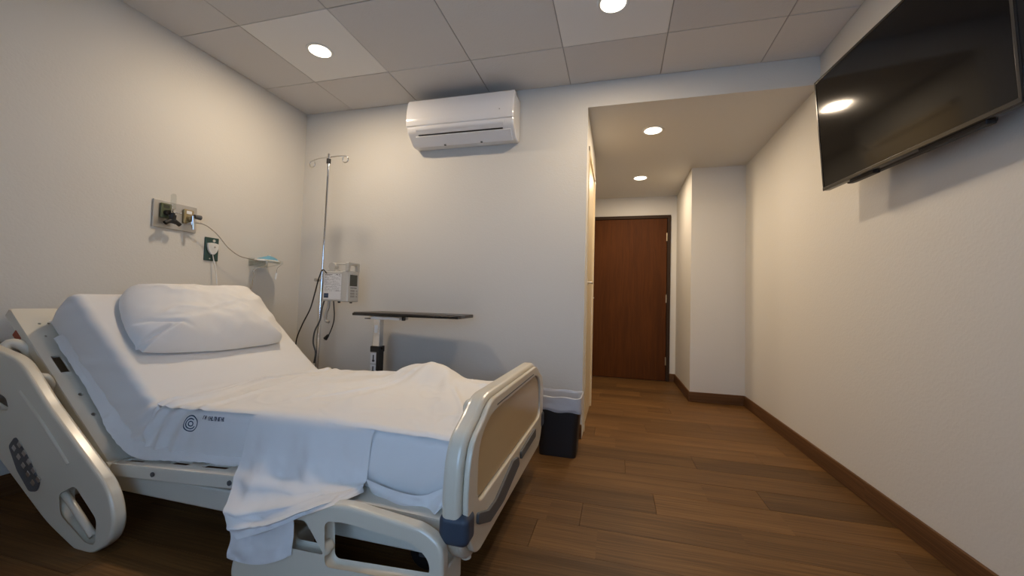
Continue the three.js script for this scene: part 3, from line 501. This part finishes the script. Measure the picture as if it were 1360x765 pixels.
// ------------------------------------------------------------------ air conditioner
{
  const X0 = 1.09, X1 = 1.922, t = thing('air_conditioner', 'white wall-mounted split air conditioner under the ceiling', 'air conditioner', [0, 0, 0]);
  const prof = (pts, r) => roundedPoly(pts, r);
  const ext = (pts, r, x0, x1, bev) => { const g = new THREE.ExtrudeGeometry(prof(pts, r), { depth: x1 - x0 - 2 * bev, bevelEnabled: true, bevelSize: bev, bevelThickness: bev, bevelOffset: -bev, bevelSegments: 4, curveSegments: 10 }); g.rotateY(-Math.PI / 2); g.translate(x1 - bev, 0, 0); return g; };   // (z, y) profile swept along x
  mesh('body', ext([[0.008, 2.112], [0.088, 2.110, 0.02], [0.193, 2.192, 0.03], [0.198, 2.31, 0.1], [0.174, 2.424, 0.03], [0.008, 2.430]], 0.006, X0, X1, 0.012), M.acWhite, t);
  mesh('front_panel', ext([[0.186, 2.222, 0.004], [0.203, 2.224, 0.012], [0.211, 2.262, 0.05], [0.206, 2.34, 0.12], [0.182, 2.430, 0.016], [0.12, 2.436], [0.12, 2.40], [0.168, 2.37], [0.186, 2.30, 0.05]], 0.006, X0 - 0.002, X1 + 0.002, 0.010), M.acWhite, t);
  mesh('flap', ext([[0.168, 2.1745], [0.197, 2.196, 0.014], [0.201, 2.217, 0.004], [0.19, 2.218], [0.186, 2.198, 0.01], [0.162, 2.180]], 0.002, X0 + 0.075, X1 - 0.075, 0.001), M.acWhite, t);
  mesh('air_slot', ext([[0.155, 2.164], [0.164, 2.176], [0.1665, 2.1685], [0.1595, 2.1632]], 0.0008, X0 + 0.085, X1 - 0.085, 0.0004), M.black, t);
  mesh('lower_flap', ext([[0.080, 2.106], [0.090, 2.1045, 0.004], [0.1585, 2.1585], [0.154, 2.166]], 0.002, X0 + 0.06, X1 - 0.03, 0.001), M.acWhite, t);
  for (const f of [0.33, 0.68]) { const x = X0 + (X1 - X0) * f; mesh('flap_clip', box(x - 0.008, x + 0.008, 2.104, 2.114, 0.086, 0.1, 0.002, 1), M.greyRubber, t); }
  mesh('intake_grille', box(X0 + 0.05, X1 - 0.05, 2.4305, 2.434, 0.03, 0.115), M.greyRubber, t);
  mesh('indicator', cyl(0.004, 0.004, [X1 - 0.10, 2.285, 0.205], [X1 - 0.10, 2.285, 0.2125], 10), M.pumpDark, t);
  mesh('mounting_plate', box(X0 + 0.03, X1 - 0.02, 2.13, 2.42, 0, 0.009), M.greyRubber, t);
}

// ------------------------------------------------------------------ television on its wall arm
{
  const t = thing('television', 'black flat television tilted down on the cream wall', 'television', [3.667, 1.817, 0.94]);
  const w = 0.97, h = 0.567, a = 0.058, b = 0.084, c = -0.026;
  const n = V(-Math.cos(b) * Math.cos(a), -Math.sin(b), Math.cos(b) * Math.sin(a)), r = V(Math.sin(a), 0, Math.cos(a)), up = V().crossVectors(n, r); if (up.y < 0) up.negate();
  const r2 = r.clone().multiplyScalar(Math.cos(c)).addScaledVector(up, Math.sin(c)), u2 = up.clone().multiplyScalar(Math.cos(c)).addScaledVector(r, -Math.sin(c));
  t.quaternion.setFromRotationMatrix(new THREE.Matrix4().makeBasis(r2, u2, n));   // local x along the screen, y up, z out of the screen
  mesh('casing', box(-w / 2, w / 2, -h / 2, h / 2, -0.034, -0.004, 0.006, 3), M.blackGloss, t);
  const bz = 0.011; mesh('bezel', [box(-w / 2, w / 2, h / 2 - bz, h / 2, -0.006, 0.001, 0.002, 1), box(-w / 2, w / 2, -h / 2, -h / 2 + 0.016, -0.006, 0.002, 0.002, 1), box(-w / 2, -w / 2 + bz, -h / 2, h / 2, -0.006, 0.001, 0.002, 1), box(w / 2 - bz, w / 2, -h / 2, h / 2, -0.006, 0.001, 0.002, 1)], M.blackGloss, t);
  mesh('screen', box(-w / 2 + bz, w / 2 - bz, -h / 2 + 0.016, h / 2 - bz, -0.005, -0.0015), M.screen, t);
  mesh('rear_housing', box(-0.36, 0.34, -h / 2 - 0.004, 0.12, -0.07, -0.032, 0.012, 2), M.black, t);
  mesh('stand_socket', box(-0.30, -0.14, -h / 2 - 0.012, -h / 2 + 0.01, -0.045, -0.015, 0.004, 1), M.black, t);
  mesh('stand_socket', box(0.10, 0.36, -h / 2 - 0.012, -h / 2 + 0.01, -0.045, -0.015, 0.004, 1), M.black, t);
  const m = thing('tv_wall_mount', 'black folding arm bracket holding the television off the wall', 'wall mount', [W, 1.82, 0.94]);
  mesh('wall_plate', box(-0.012, 0, -0.12, 0.12, -0.11, 0.11, 0.004, 1), M.black, m);
  mesh('arm', box(-0.09, -0.012, 0.02, 0.06, -0.03, 0.03, 0.004, 1), M.black, m);
  mesh('arm', box(-0.09, -0.012, -0.06, -0.02, -0.03, 0.03, 0.004, 1), M.black, m);
  mesh('pivot', cyl(0.014, 0.014, [-0.085, -0.07, 0], [-0.085, 0.07, 0], 14), M.black, m);
}

// ------------------------------------------------------------------ medical gas outlets, call point and tray on the head wall
{
  const t = thing('gas_outlet_panel', 'steel medical gas panel with green and yellow outlets above the bed', 'gas panel', [0, 1.402, 1.012]);
  mesh('steel_plate', box(0, 0.012, -0.082, 0.082, -0.124, 0.124, 0.003, 1), M.brushed, t);
  const zy = (u, v, x) => { const p = at(u, v, 0, x); return [p.x, p.y - 1.402, p.z - 1.012]; };
  const outlet = (u, v, mat, name) => { const [x, y, z] = zy(u, v, 0.012), o = mesh(name, box(0.012, 0.026, y - 0.045, y + 0.045, z - 0.03, z + 0.03, 0.008, 2), mat, t); mesh('socket', [cyl(0.017, 0.015, [0.024, y - 0.012, z], [0.05, y - 0.012, z], 18)], mat === M.oxyGreen ? M.black : M.airYellow, o); mesh('socket_label', box(0.0255, 0.0275, y + 0.016, y + 0.036, z - 0.016, z + 0.016, 0.0008, 1), mat === M.oxyGreen ? M.lcd : M.paper, o); return o; };
  outlet(219, 280, M.oxyGreen, 'green_outlet'); outlet(249, 288, M.airYellow, 'yellow_outlet');
  // black wye fitting with chrome stem and clear flow tube
  const c = zy(229.5, 283, 0.06), l = zy(219, 296, 0.06), r = zy(239, 299, 0.06), m = zy(229, 291, 0.06);
  const wy = mesh('wye_fitting', [tube([c, m, [m[0], (m[1] + l[1]) / 2, (m[2] + l[2]) / 2], l], 0.012, 20), tube([m, [m[0], (m[1] + r[1]) / 2, (m[2] + r[2]) / 2], r], 0.012, 20), cyl(0.019, 0.016, [c[0], c[1] - 0.012, c[2]], [m[0], m[1] - 0.012, m[2]], 14), (() => { const w3 = (k) => [k[2], k[1]]; const sp = roundedPoly([w3([0, m[1] + 0.012, m[2]]), w3(r), w3([0, (l[1] + r[1]) / 2 + 0.006, m[2]]), w3(l)], 0.004), g = extr(sp, 0.014, 0.002, 4, 1); g.rotateY(-Math.PI / 2); g.translate(0.067, 0, 0); return g; })()].map(strip), M.black, t);
  mesh('chrome_stem', [cyl(0.008, 0.008, [0.012, c[1] + 0.008, c[2]], [0.075, c[1] + 0.008, c[2]], 14), cyl(0.011, 0.011, [0.06, c[1] - 0.004, c[2]], [0.06, c[1] + 0.02, c[2]], 14), cyl(0.007, 0.009, [0.06, c[1] + 0.01, c[2]], [0.06, c[1] + 0.006, c[2] - 0.045], 12)].map(strip), M.chrome, t);
  mesh('flow_tube', lathe([[0.006, 0], [0.014, 0.006], [0.014, 0.085], [0.009, 0.095], [0, 0.097]], 0.06, c[1] + 0.02, c[2], 20), M.clear, t);
  const k0 = zy(256, 288, 0.055), k1 = zy(257, 305, 0.055);
  mesh('regulator_body', [cyl(0.01, 0.01, [0.055, k0[1] + 0.005, k0[2]], [0.055, k1[1], k1[2]], 14), cyl(0.012, 0.012, [0.012, (k0[1] + k1[1]) / 2, k0[2]], [0.055, (k0[1] + k1[1]) / 2, k0[2]], 14)].map(strip), M.chrome, t);
  const kn = zy(262, 288.5, 0.06); mesh('regulator_knob', cyl(0.013, 0.015, [kn[0], kn[1], k0[2] - 0.006], [kn[0], kn[1], k0[2] - 0.045], 16), M.greyRubber, t);
  const h0 = zy(264, 296, 0.06); mesh('hose_barb', cyl(0.006, 0.004, [0.055, h0[1], k0[2] - 0.008], [0.06, h0[1] - 0.002, h0[2] - 0.02], 10), M.pumpDark, t);

  const hose = thing('oxygen_tube', 'thin clear tube drooping from gas panel to blue mask', 'tube');
  mesh('tubing', tube([at(266, 296, 0, 0.06), at(276, 301, 0, 0.065), at(288, 311, 0, 0.07), at(303, 329, 0, 0.075), at(318, 340, 0, 0.08), at(332, 344, 0, 0.09), at(343, 346, 0, 0.095)], 0.0032, 60, 8), M.clearTube, hose);

  const nz = 0.777, ny = 1.232, n = thing('nurse_call_plate', 'dark green nurse call wall plate with white plug and cord', 'call plate', [0, ny, nz]);
  mesh('cover_plate', box(0, 0.009, -0.078, 0.078, -0.047, 0.047, 0.006, 3), M.callGreen, n);
  const ps = new THREE.Shape(); ps.moveTo(-0.034, 0.026); ps.quadraticCurveTo(0, 0.036, 0.034, 0.026); ps.quadraticCurveTo(0.034, -0.02, 0.008, -0.04); ps.lineTo(-0.008, -0.04); ps.quadraticCurveTo(-0.034, -0.02, -0.034, 0.026);
  ps.closePath(); const pg = extr(ps, 0.010, 0.003, 8, 3); pg.rotateY(Math.PI / 2); pg.translate(0.011, 0.008, 0); const plug = mesh('white_plug', pg, M.whitePlastic, n);
  mesh('plug_button', cyl(0.006, 0.006, [0.022, 0.014, -0.008], [0.0255, 0.014, -0.008], 12), M.pumpDark, plug);
  mesh('indicator_lens', cyl(0.009, 0.009, [0.008, 0.058, -0.012], [0.011, 0.058, -0.012], 14), M.pumpGrey, n);
  mesh('cord', tube([[0.017, -0.03, 0], [0.018, -0.06, -0.006], [0.03, -0.12, -0.014], [0.045, -0.23, -0.02], [0.055, -0.33, -0.02]], 0.0032, 40, 8), M.whitePlastic, n);
  for (const y of [-0.064]) mesh('screw', cyl(0.004, 0.004, [0.008, y, 0.012], [0.0105, y, 0.012], 8), M.pumpGrey, n);

  const A = at(341, 349, 0, 0.1), B = at(372, 349, 0, 0.1), zc = (A.z + B.z) / 2, yc = (A.y + B.y) / 2, half = (A.z - B.z) / 2 - 0.02;
  const s = thing('wall_tray', 'small clear plastic shelf on the grey wall near the corner', 'shelf', [0, yc, zc]);
  mesh('tray', [box(0, 0.15, -0.004, 0.001, -half, half, 0.002, 1), box(0.146, 0.15, -0.004, 0.018, -half, half, 0.0015, 1), box(0, 0.004, -0.03, 0.03, -half, half, 0.0015, 1)], M.clear, s);
  for (const z of [-half + 0.01, half - 0.01]) mesh('bracket', cyl(0.004, 0.004, [0.004, -0.028, z], [0.13, -0.004, z], 8), M.clear, s);
  const msk = thing('oxygen_mask', 'blue and clear breathing mask lying on the small wall shelf', 'mask', [0.085, yc + 0.002, zc]);
  const mg = gridSurface((u, v) => { const a = u * Math.PI * 2, q = v * Math.PI / 2, rr = Math.cos(q) * (1 + 0.08 * Math.sin(a * 3)), sx = 0.052, sz = 0.088; return V(sx * rr * Math.cos(a), 0.012 + 0.032 * Math.sin(q) * (1 + 0.25 * Math.cos(a + 0.4)), sz * rr * Math.sin(a)); }, 40, 12);
  mesh('mask_shell', mg, M.blueMask, msk);
  mesh('face_rim', [(() => { const g = new THREE.TorusGeometry(1, 0.12, 10, 48); g.rotateX(Math.PI / 2); g.scale(0.052, 0.075, 0.09); g.translate(0, 0.01, 0); return g; })()], M.whitePlastic, msk);
  mesh('inlet_port', cyl(0.012, 0.01, [0, 0.036, -0.01], [0, 0.058, -0.014], 14), M.whitePlastic, msk);
  const dp = thing('drip_tube', 'clear tube hanging from the wall shelf down behind the pillow', 'tube');
  mesh('tubing', tube([[0.155, yc + 0.004, A.z - 0.035], [0.16, yc - 0.03, A.z - 0.02], at(338, 358, 0, 0.16), at(336, 372, 0, 0.165), at(333, 384, 0, 0.17)], 0.0035, 40, 8), M.clearTube, dp);
  const e0 = at(367, 363, 0, 0.12), e1 = at(366, 371, 0, 0.12);
  const sy = thing('drip_chamber', 'small white drip piece hanging on a thread from the shelf', 'tube fitting');
  mesh('thread', tube([[0.14, yc - 0.006, B.z + 0.025], [0.13, (yc + e0.y) / 2, e0.z + 0.002], e0], 0.0015, 20, 6), M.clearTube, sy);
  mesh('chamber', [cyl(0.006, 0.008, [e1.x, e1.y, e1.z], [e0.x, e0.y, e0.z], 12)], M.whitePlastic, sy);
}

// ------------------------------------------------------------------ infusion stand and pump
{
  const Z = 0.36, xb = 0.522, xt = 0.552, t = thing('infusion_stand', 'chrome infusion pole with hooks on a wheeled base in the corner', 'infusion stand', [0, 0, 0]);
  const top = 1.985;
  mesh('lower_pole', cyl(0.0135, 0.0135, [xb, 0.09, Z], [xb + (xt - xb) * 0.52, 1.06, Z], 16), M.chrome, t);
  mesh('upper_pole', cyl(0.0095, 0.0095, [xb + (xt - xb) * 0.5, 1.0, Z], [xt, top, Z], 16), M.chrome, t);
  mesh('collar', cyl(0.015, 0.015, [xt - 0.0012, top - 0.06, Z], [xt - 0.0004, top - 0.025, Z], 16), M.black, t);
  mesh('hook_bar', [tube([[xt - 0.145, top - 0.03, Z], [xt - 0.10, top - 0.018, Z], [xt, top - 0.012, Z], [xt + 0.10, top - 0.010, Z], [xt + 0.145, top - 0.014, Z]], 0.0042, 40, 8), cyl(0.011, 0.011, [xt, top - 0.02, Z], [xt, top + 0.012, Z], 14)].map(strip), M.chrome, t);
  for (const s of [-1, 1]) { const pts = []; for (let i = 0; i <= 14; i++) { const a = Math.PI * (0.5 + s * 0 - i / 14 * 1.75); pts.push(V(xt + s * (0.145 + 0.024 * Math.cos(a) * 1), top - (s < 0 ? 0.054 : 0.038) + 0.024 * Math.sin(a), Z)); } mesh('hook', tube(pts, 0.004, 40, 8), M.chrome, t); }
  const base = mesh('hub', lathe([[0.0, 0.12], [0.03, 0.12], [0.05, 0.095], [0.05, 0.075], [0, 0.075]], xb, 0, Z, 24), M.greyRubber, t);
  for (let i = 0; i < 5; i++) {
    const a = i / 5 * Math.PI * 2 + 0.6, ex = xb + 0.25 * Math.cos(a), ez = Z + 0.25 * Math.sin(a);
    mesh('base_leg', tube([[xb + 0.03 * Math.cos(a), 0.09, Z + 0.03 * Math.sin(a)], [xb + 0.14 * Math.cos(a), 0.088, Z + 0.14 * Math.sin(a)], [ex, 0.068, ez]], 0.013, 12, 8), M.greyRubber, t);
    mesh('caster', cyl(0.03, 0.03, [ex, 0.03, ez - 0.01], [ex, 0.03, ez + 0.01], 16), M.black, t);
  }
  // pump: label face looks toward +z, key face toward +x
  const p = thing('infusion_pump', 'grey infusion pump with paper label and keypad clamped to pole', 'infusion pump', [0.598, 0.905, 0.30]);
  const w = 0.215, hh = 0.212, d = 0.12;
  mesh('casing', box(0, w - 0.048, 0, hh, 0.004, d, 0.008, 3), M.pumpGrey, p);
  mesh('front_housing', box(w - 0.052, w, -0.004, hh + 0.006, 0, d + 0.006, 0.010, 3), M.pumpGrey, p);
  const hs = roundedPoly([[0.0, 0], [d + 0.006, 0], [d + 0.006, 0.066], [0.0, 0.066]], 0.014); hs.holes.push(roundedPoly([[0.02, -0.004], [d - 0.014, -0.004], [d - 0.014, 0.05], [0.02, 0.05]], 0.012, new THREE.Path()));
  const hg = extr(roundedPoly([[0.0, 0], [0.018, 0], [0.022, 0.04], [0.034, 0.05], [d - 0.028, 0.05], [d - 0.016, 0.04], [d - 0.012, 0], [d + 0.006, 0], [d + 0.006, 0.064], [0, 0.064]], 0.01), 0.018, 0.003, 6, 2); hg.rotateY(-Math.PI / 2); hg.translate(w - 0.004, hh, 0);
  mesh('handle', hg, M.pumpGrey, p);
  mesh('handle_bar', tube([[0.075, hh + 0.055, d * 0.75], [0.12, hh + 0.056, d * 0.75], [w - 0.02, hh + 0.052, d * 0.7]], 0.006, 16), M.pumpGrey, p);
  mesh('clamp_knob', [cyl(0.03, 0.03, [0.066, hh + 0.036, d * 0.62], [0.066, hh + 0.036, d * 0.95], 8), box(0.03, 0.10, hh - 0.004, hh + 0.014, d * 0.5, d * 0.95, 0.005)].map(strip), M.pumpGrey, p);
  mesh('pole_clamp', [box(-0.042, 0.004, 0.13, 0.17, 0.035, 0.085, 0.006), cyl(0.012, 0.012, [-0.065, 0.15, 0.085], [-0.065, 0.15, 0.12], 12)].map(strip), M.pumpDark, p);
  const cv = document.createElement('canvas'); cv.width = 256; cv.height = 256; const c = cv.getContext('2d'); c.fillStyle = '#dcdbd9'; c.fillRect(0, 0, 256, 256);
  c.fillStyle = '#8f8d8a'; for (let y = 16; y < 175; y += 11) { let x = 14; while (x < 225) { const l = 8 + rnd() * 26; if (rnd() > 0.25) c.fillRect(x, y, l, 3); x += l + 6; } } c.fillStyle = '#55524e'; c.fillRect(14, 7, 110, 5); c.fillRect(176, 6, 30, 6); c.fillRect(222, 4, 10, 10); c.fillRect(180, 168, 44, 4);
  c.fillStyle = '#24344f'; c.fillRect(10, 196, 66, 46); c.fillStyle = '#55688a'; c.fillRect(18, 206, 22, 5); c.fillRect(18, 220, 44, 4); c.fillRect(46, 206, 20, 5);
  const lt = new THREE.CanvasTexture(cv); lt.colorSpace = THREE.SRGBColorSpace;
  const lb = new THREE.BoxGeometry(w - 0.068, hh - 0.03, 0.0012); lb.translate((w - 0.05) / 2, hh / 2 - 0.002, d + 0.0006); mesh('paper_label', lb, std({ map: lt, roughness: 0.7 }), p);
  mesh('display', box(w - 0.0005, w + 0.001, hh * 0.52, hh * 0.90, 0.024, d - 0.014, 0.0005, 1), M.lcd, p);
  for (let i = 0; i < 4; i++) mesh('button', box(w - 0.001, w + 0.002, hh * 0.44, hh * 0.47, 0.03 + i * 0.018, 0.042 + i * 0.018, 0.001, 1), M.greyRubber, p);
  for (let i = 0; i < 3; i++) for (let j = 0; j < 3; j++) mesh('key', box(w - 0.001, w + 0.002, hh * 0.14 + j * 0.02, hh * 0.14 + j * 0.02 + 0.014, 0.05 + i * 0.016, 0.063 + i * 0.016, 0.001, 1), M.pumpDark, p);
  for (let j = 0; j < 3; j++) mesh('key', box(w - 0.001, w + 0.002, hh * 0.14 + j * 0.02, hh * 0.14 + j * 0.02 + 0.012, 0.02, 0.034, 0.001, 1), M.pumpDark, p);
  for (const [x, z] of [[0.12, 0.09], [w - 0.02, 0.06]]) mesh('foot', cyl(0.011, 0.009, [x, 0.003, z], [x, -0.012, z], 10), M.black, p);
  // cords
  const q = (u, v, z) => at(u, v, 2, z);
  const c1 = thing('pump_power_cord', 'black cord looping from infusion pump down behind the bed', 'cord');
  mesh('cord', tube([q(434, 363, 0.436), q(429, 358, 0.434), q(424, 368, 0.425), q(418, 390, 0.40), q(412, 410, 0.38), q(402, 430, 0.36), q(394, 450, 0.34), q(392, 470, 0.33)], 0.0045, 60, 8), M.black, c1);
  const c2 = thing('coiled_cable', 'dark cable hanging along the infusion pole below pump', 'cord');
  mesh('cord', tube([q(431, 398, 0.375), q(428, 408, 0.39), q(425, 425, 0.39), q(418, 440, 0.39), q(416, 455, 0.385), q(419, 468, 0.38), q(417, 482, 0.37)], 0.0055, 60, 8), M.greyRubber, c2);
  const c3 = thing('power_plug', 'black cord with plug dangling below the infusion pump', 'plug');
  mesh('cord', tube([q(443, 399, 0.39), q(443.5, 408, 0.392), q(444, 418, 0.395), q(443, 428, 0.395), q(439, 440, 0.395), q(436, 446, 0.395)], 0.004, 40, 8), M.black, c3);
  const pa = q(436, 445, 0.395), pb = q(432, 450, 0.395); mesh('plug_body', cyl(0.009, 0.015, [pa.x, pa.y, pa.z], [pb.x, pb.y, pb.z], 12), M.black, c3);
  const pd = pb.clone().sub(pa).normalize(); for (const s of [-0.006, 0.006]) mesh('prong', cyl(0.002, 0.002, [pb.x, pb.y, pb.z + s], [pb.x + pd.x * 0.018, pb.y + pd.y * 0.018, pb.z + s], 6), M.brushed, c3);
  const c4 = thing('tube_holder', 'grey curved holder hanging under the infusion pump', 'holder');
  mesh('strap', tube([q(437, 398, 0.40), q(436, 408, 0.405), q(433, 418, 0.405), q(433, 426, 0.405), q(437, 428, 0.405)], 0.010, 40, 10), M.pumpDark, c4);
}

// ------------------------------------------------------------------ overbed table
{
  const t = thing('overbed_table', 'overbed table with thin dark top on a steel column', 'table', [1.0, 0, 0.32]);
  const ts = roundedPoly([[-0.145, -0.135], [0.665, -0.115], [0.625, 0.235], [-0.27, 0.25]].map(([x, z]) => [x, z]), 0.03); void ts;
  const top = roundedPoly([[-0.15, -0.25, 0.07], [0.635, -0.235, 0.05], [0.665, 0.12, 0.04], [-0.13, 0.12, 0.03]], 0.03);
  const g = extr(top, 0.014, 0.004, 8, 2); g.rotateX(Math.PI / 2); g.translate(0, 0.831, 0); mesh('table_top', g, M.tableTop, t);
  mesh('edge_band', [box(-0.128, 0.66, 0.812, 0.829, 0.116, 0.1255, 0.003, 1)], M.blackGloss, t);
  mesh('support_bracket', box(-0.03, 0.20, 0.785, 0.808, -0.06, 0.06, 0.004, 1), M.whitePlastic, t);
  mesh('release_lever', box(-0.075, -0.02, 0.787, 0.793, 0.02, 0.06, 0.002, 1), M.black, t);
  mesh('end_stop', box(0.20, 0.214, 0.782, 0.808, 0.0, 0.03, 0.002, 1), M.black, t);
  const col = mesh('column', box(-0.024, 0.030, 0.52, 0.786, -0.02, 0.03, 0.004, 2), M.steel, t);
  mesh('column_label', box(-0.012, 0.014, 0.69, 0.745, 0.0295, 0.031, 0.0004, 1), M.paper, col);
  const sl = mesh('lower_sleeve', box(-0.032, 0.036, 0.07, 0.59, -0.028, 0.036, 0.004, 2), M.brushed, t);
  mesh('sleeve_collar', [box(-0.035, 0.039, 0.555, 0.597, -0.03, 0.039, 0.004, 2), cyl(0.009, 0.009, [0.039, 0.58, 0.01], [0.05, 0.58, 0.01], 10), box(0.016, 0.0375, 0.30, 0.56, -0.02, 0.0378, 0.002, 1)].map(strip), M.black, t);
  for (const [a, b] of [[0.475, 0.548], [0.40, 0.468]]) { const l = mesh('warning_label', box(-0.03, 0.014, a, b, 0.0355, 0.0372, 0.0004, 1), M.paper, sl); mesh('label_print', [box(-0.012, -0.002, a + 0.012, b - 0.012, 0.037, 0.0377), box(-0.016, 0.004, a + 0.014, a + 0.026, 0.037, 0.0377)], M.greyRubber, l); }
  mesh('base_frame', [box(-0.03, 0.03, 0.045, 0.08, -0.22, 0.28, 0.008), box(-0.1, 0.55, 0.045, 0.075, -0.03, 0.03, 0.008), box(0.5, 0.55, 0.045, 0.075, -0.22, 0.28, 0.008)].map(strip), M.brushed, t);
  for (const [x, z] of [[0, -0.2], [0, 0.26], [0.525, -0.2], [0.525, 0.26]]) mesh('caster', cyl(0.025, 0.025, [x - 0.01, 0.025, z], [x + 0.01, 0.025, z], 14), M.black, t);
}

// ------------------------------------------------------------------ waste bin
{
  const t = thing('waste_bin', 'black plastic waste bin with grey liner beside the footboard', 'bin', [2.302, 0, 0.29]);
  const ring = (w, d, r, n = 48) => { const s = roundedPoly([[-w / 2, -d / 2], [w / 2, -d / 2], [w / 2, d / 2], [-w / 2, d / 2]], r); return s.getSpacedPoints(n); };
  const loft = (levels, n = 48) => { const rs = levels.map(([w, d, y, r]) => [ring(w, d, r, n), y]); return gridSurface((u, v) => { const k = Math.round(v * (levels.length - 1)), [p, y] = rs[k], q = p[Math.round(u * n) % (n + 1)]; return V(q.x, y, q.y); }, n, levels.length - 1); };
  const wall = loft([[0.222, 0.17, 0.004, 0.03], [0.225, 0.172, 0.0, 0.03], [0.262, 0.205, 0.30, 0.035], [0.275, 0.215, 0.345, 0.035], [0.279, 0.219, 0.35, 0.035], [0.271, 0.211, 0.35, 0.034], [0.225, 0.165, 0.012, 0.03]]);
  const bottom = new THREE.ShapeGeometry(roundedPoly([[-0.111, -0.085], [0.111, -0.085], [0.111, 0.085], [-0.111, 0.085]], 0.03)); bottom.rotateX(-Math.PI / 2); bottom.translate(0, 0.008, 0);
  mesh('bin_body', [strip(wall), strip(bottom)], M.black, t);
  const n = 96, rr = (w, d, r) => ring(w, d, r, n);
  const lev = [[0.286, 0.226, 0.276], [0.292, 0.232, 0.29], [0.288, 0.228, 0.318], [0.286, 0.226, 0.34], [0.284, 0.224, 0.362], [0.276, 0.216, 0.366], [0.266, 0.206, 0.35], [0.245, 0.19, 0.25], [0.22, 0.16, 0.08]], rs = lev.map(([w, d]) => rr(w, d, 0.034));
  const liner = gridSurface((u, v) => {
    const f = v * (lev.length - 1), k = Math.min(lev.length - 2, Math.floor(f)), a = f - k, i = Math.round(u * n) % (n + 1), p = rs[k][i].clone().lerp(rs[k + 1][i], a); let y = lev[k][2] + (lev[k + 1][2] - lev[k][2]) * a;
    const ph = u * Math.PI * 2, low = 1 - sm(0, 0.35, v); y -= low * (0.008 * Math.sin(ph * 2 + 2.5) + 0.006 * Math.sin(ph * 5) + 0.005); const w = 1 + 0.012 * (fbm(Math.cos(ph) * 3 + 5, Math.sin(ph) * 3 + v * 4, 3) - 0.3) * (v < 0.6 ? 1 : -2);
    return V(p.x * w, y + 0.003 * Math.sin(ph * 7 + v * 9), p.y * w);
  }, n, 40);
  mesh('bin_liner', liner, M.liner, t);
}

renderer.render(scene, camera);
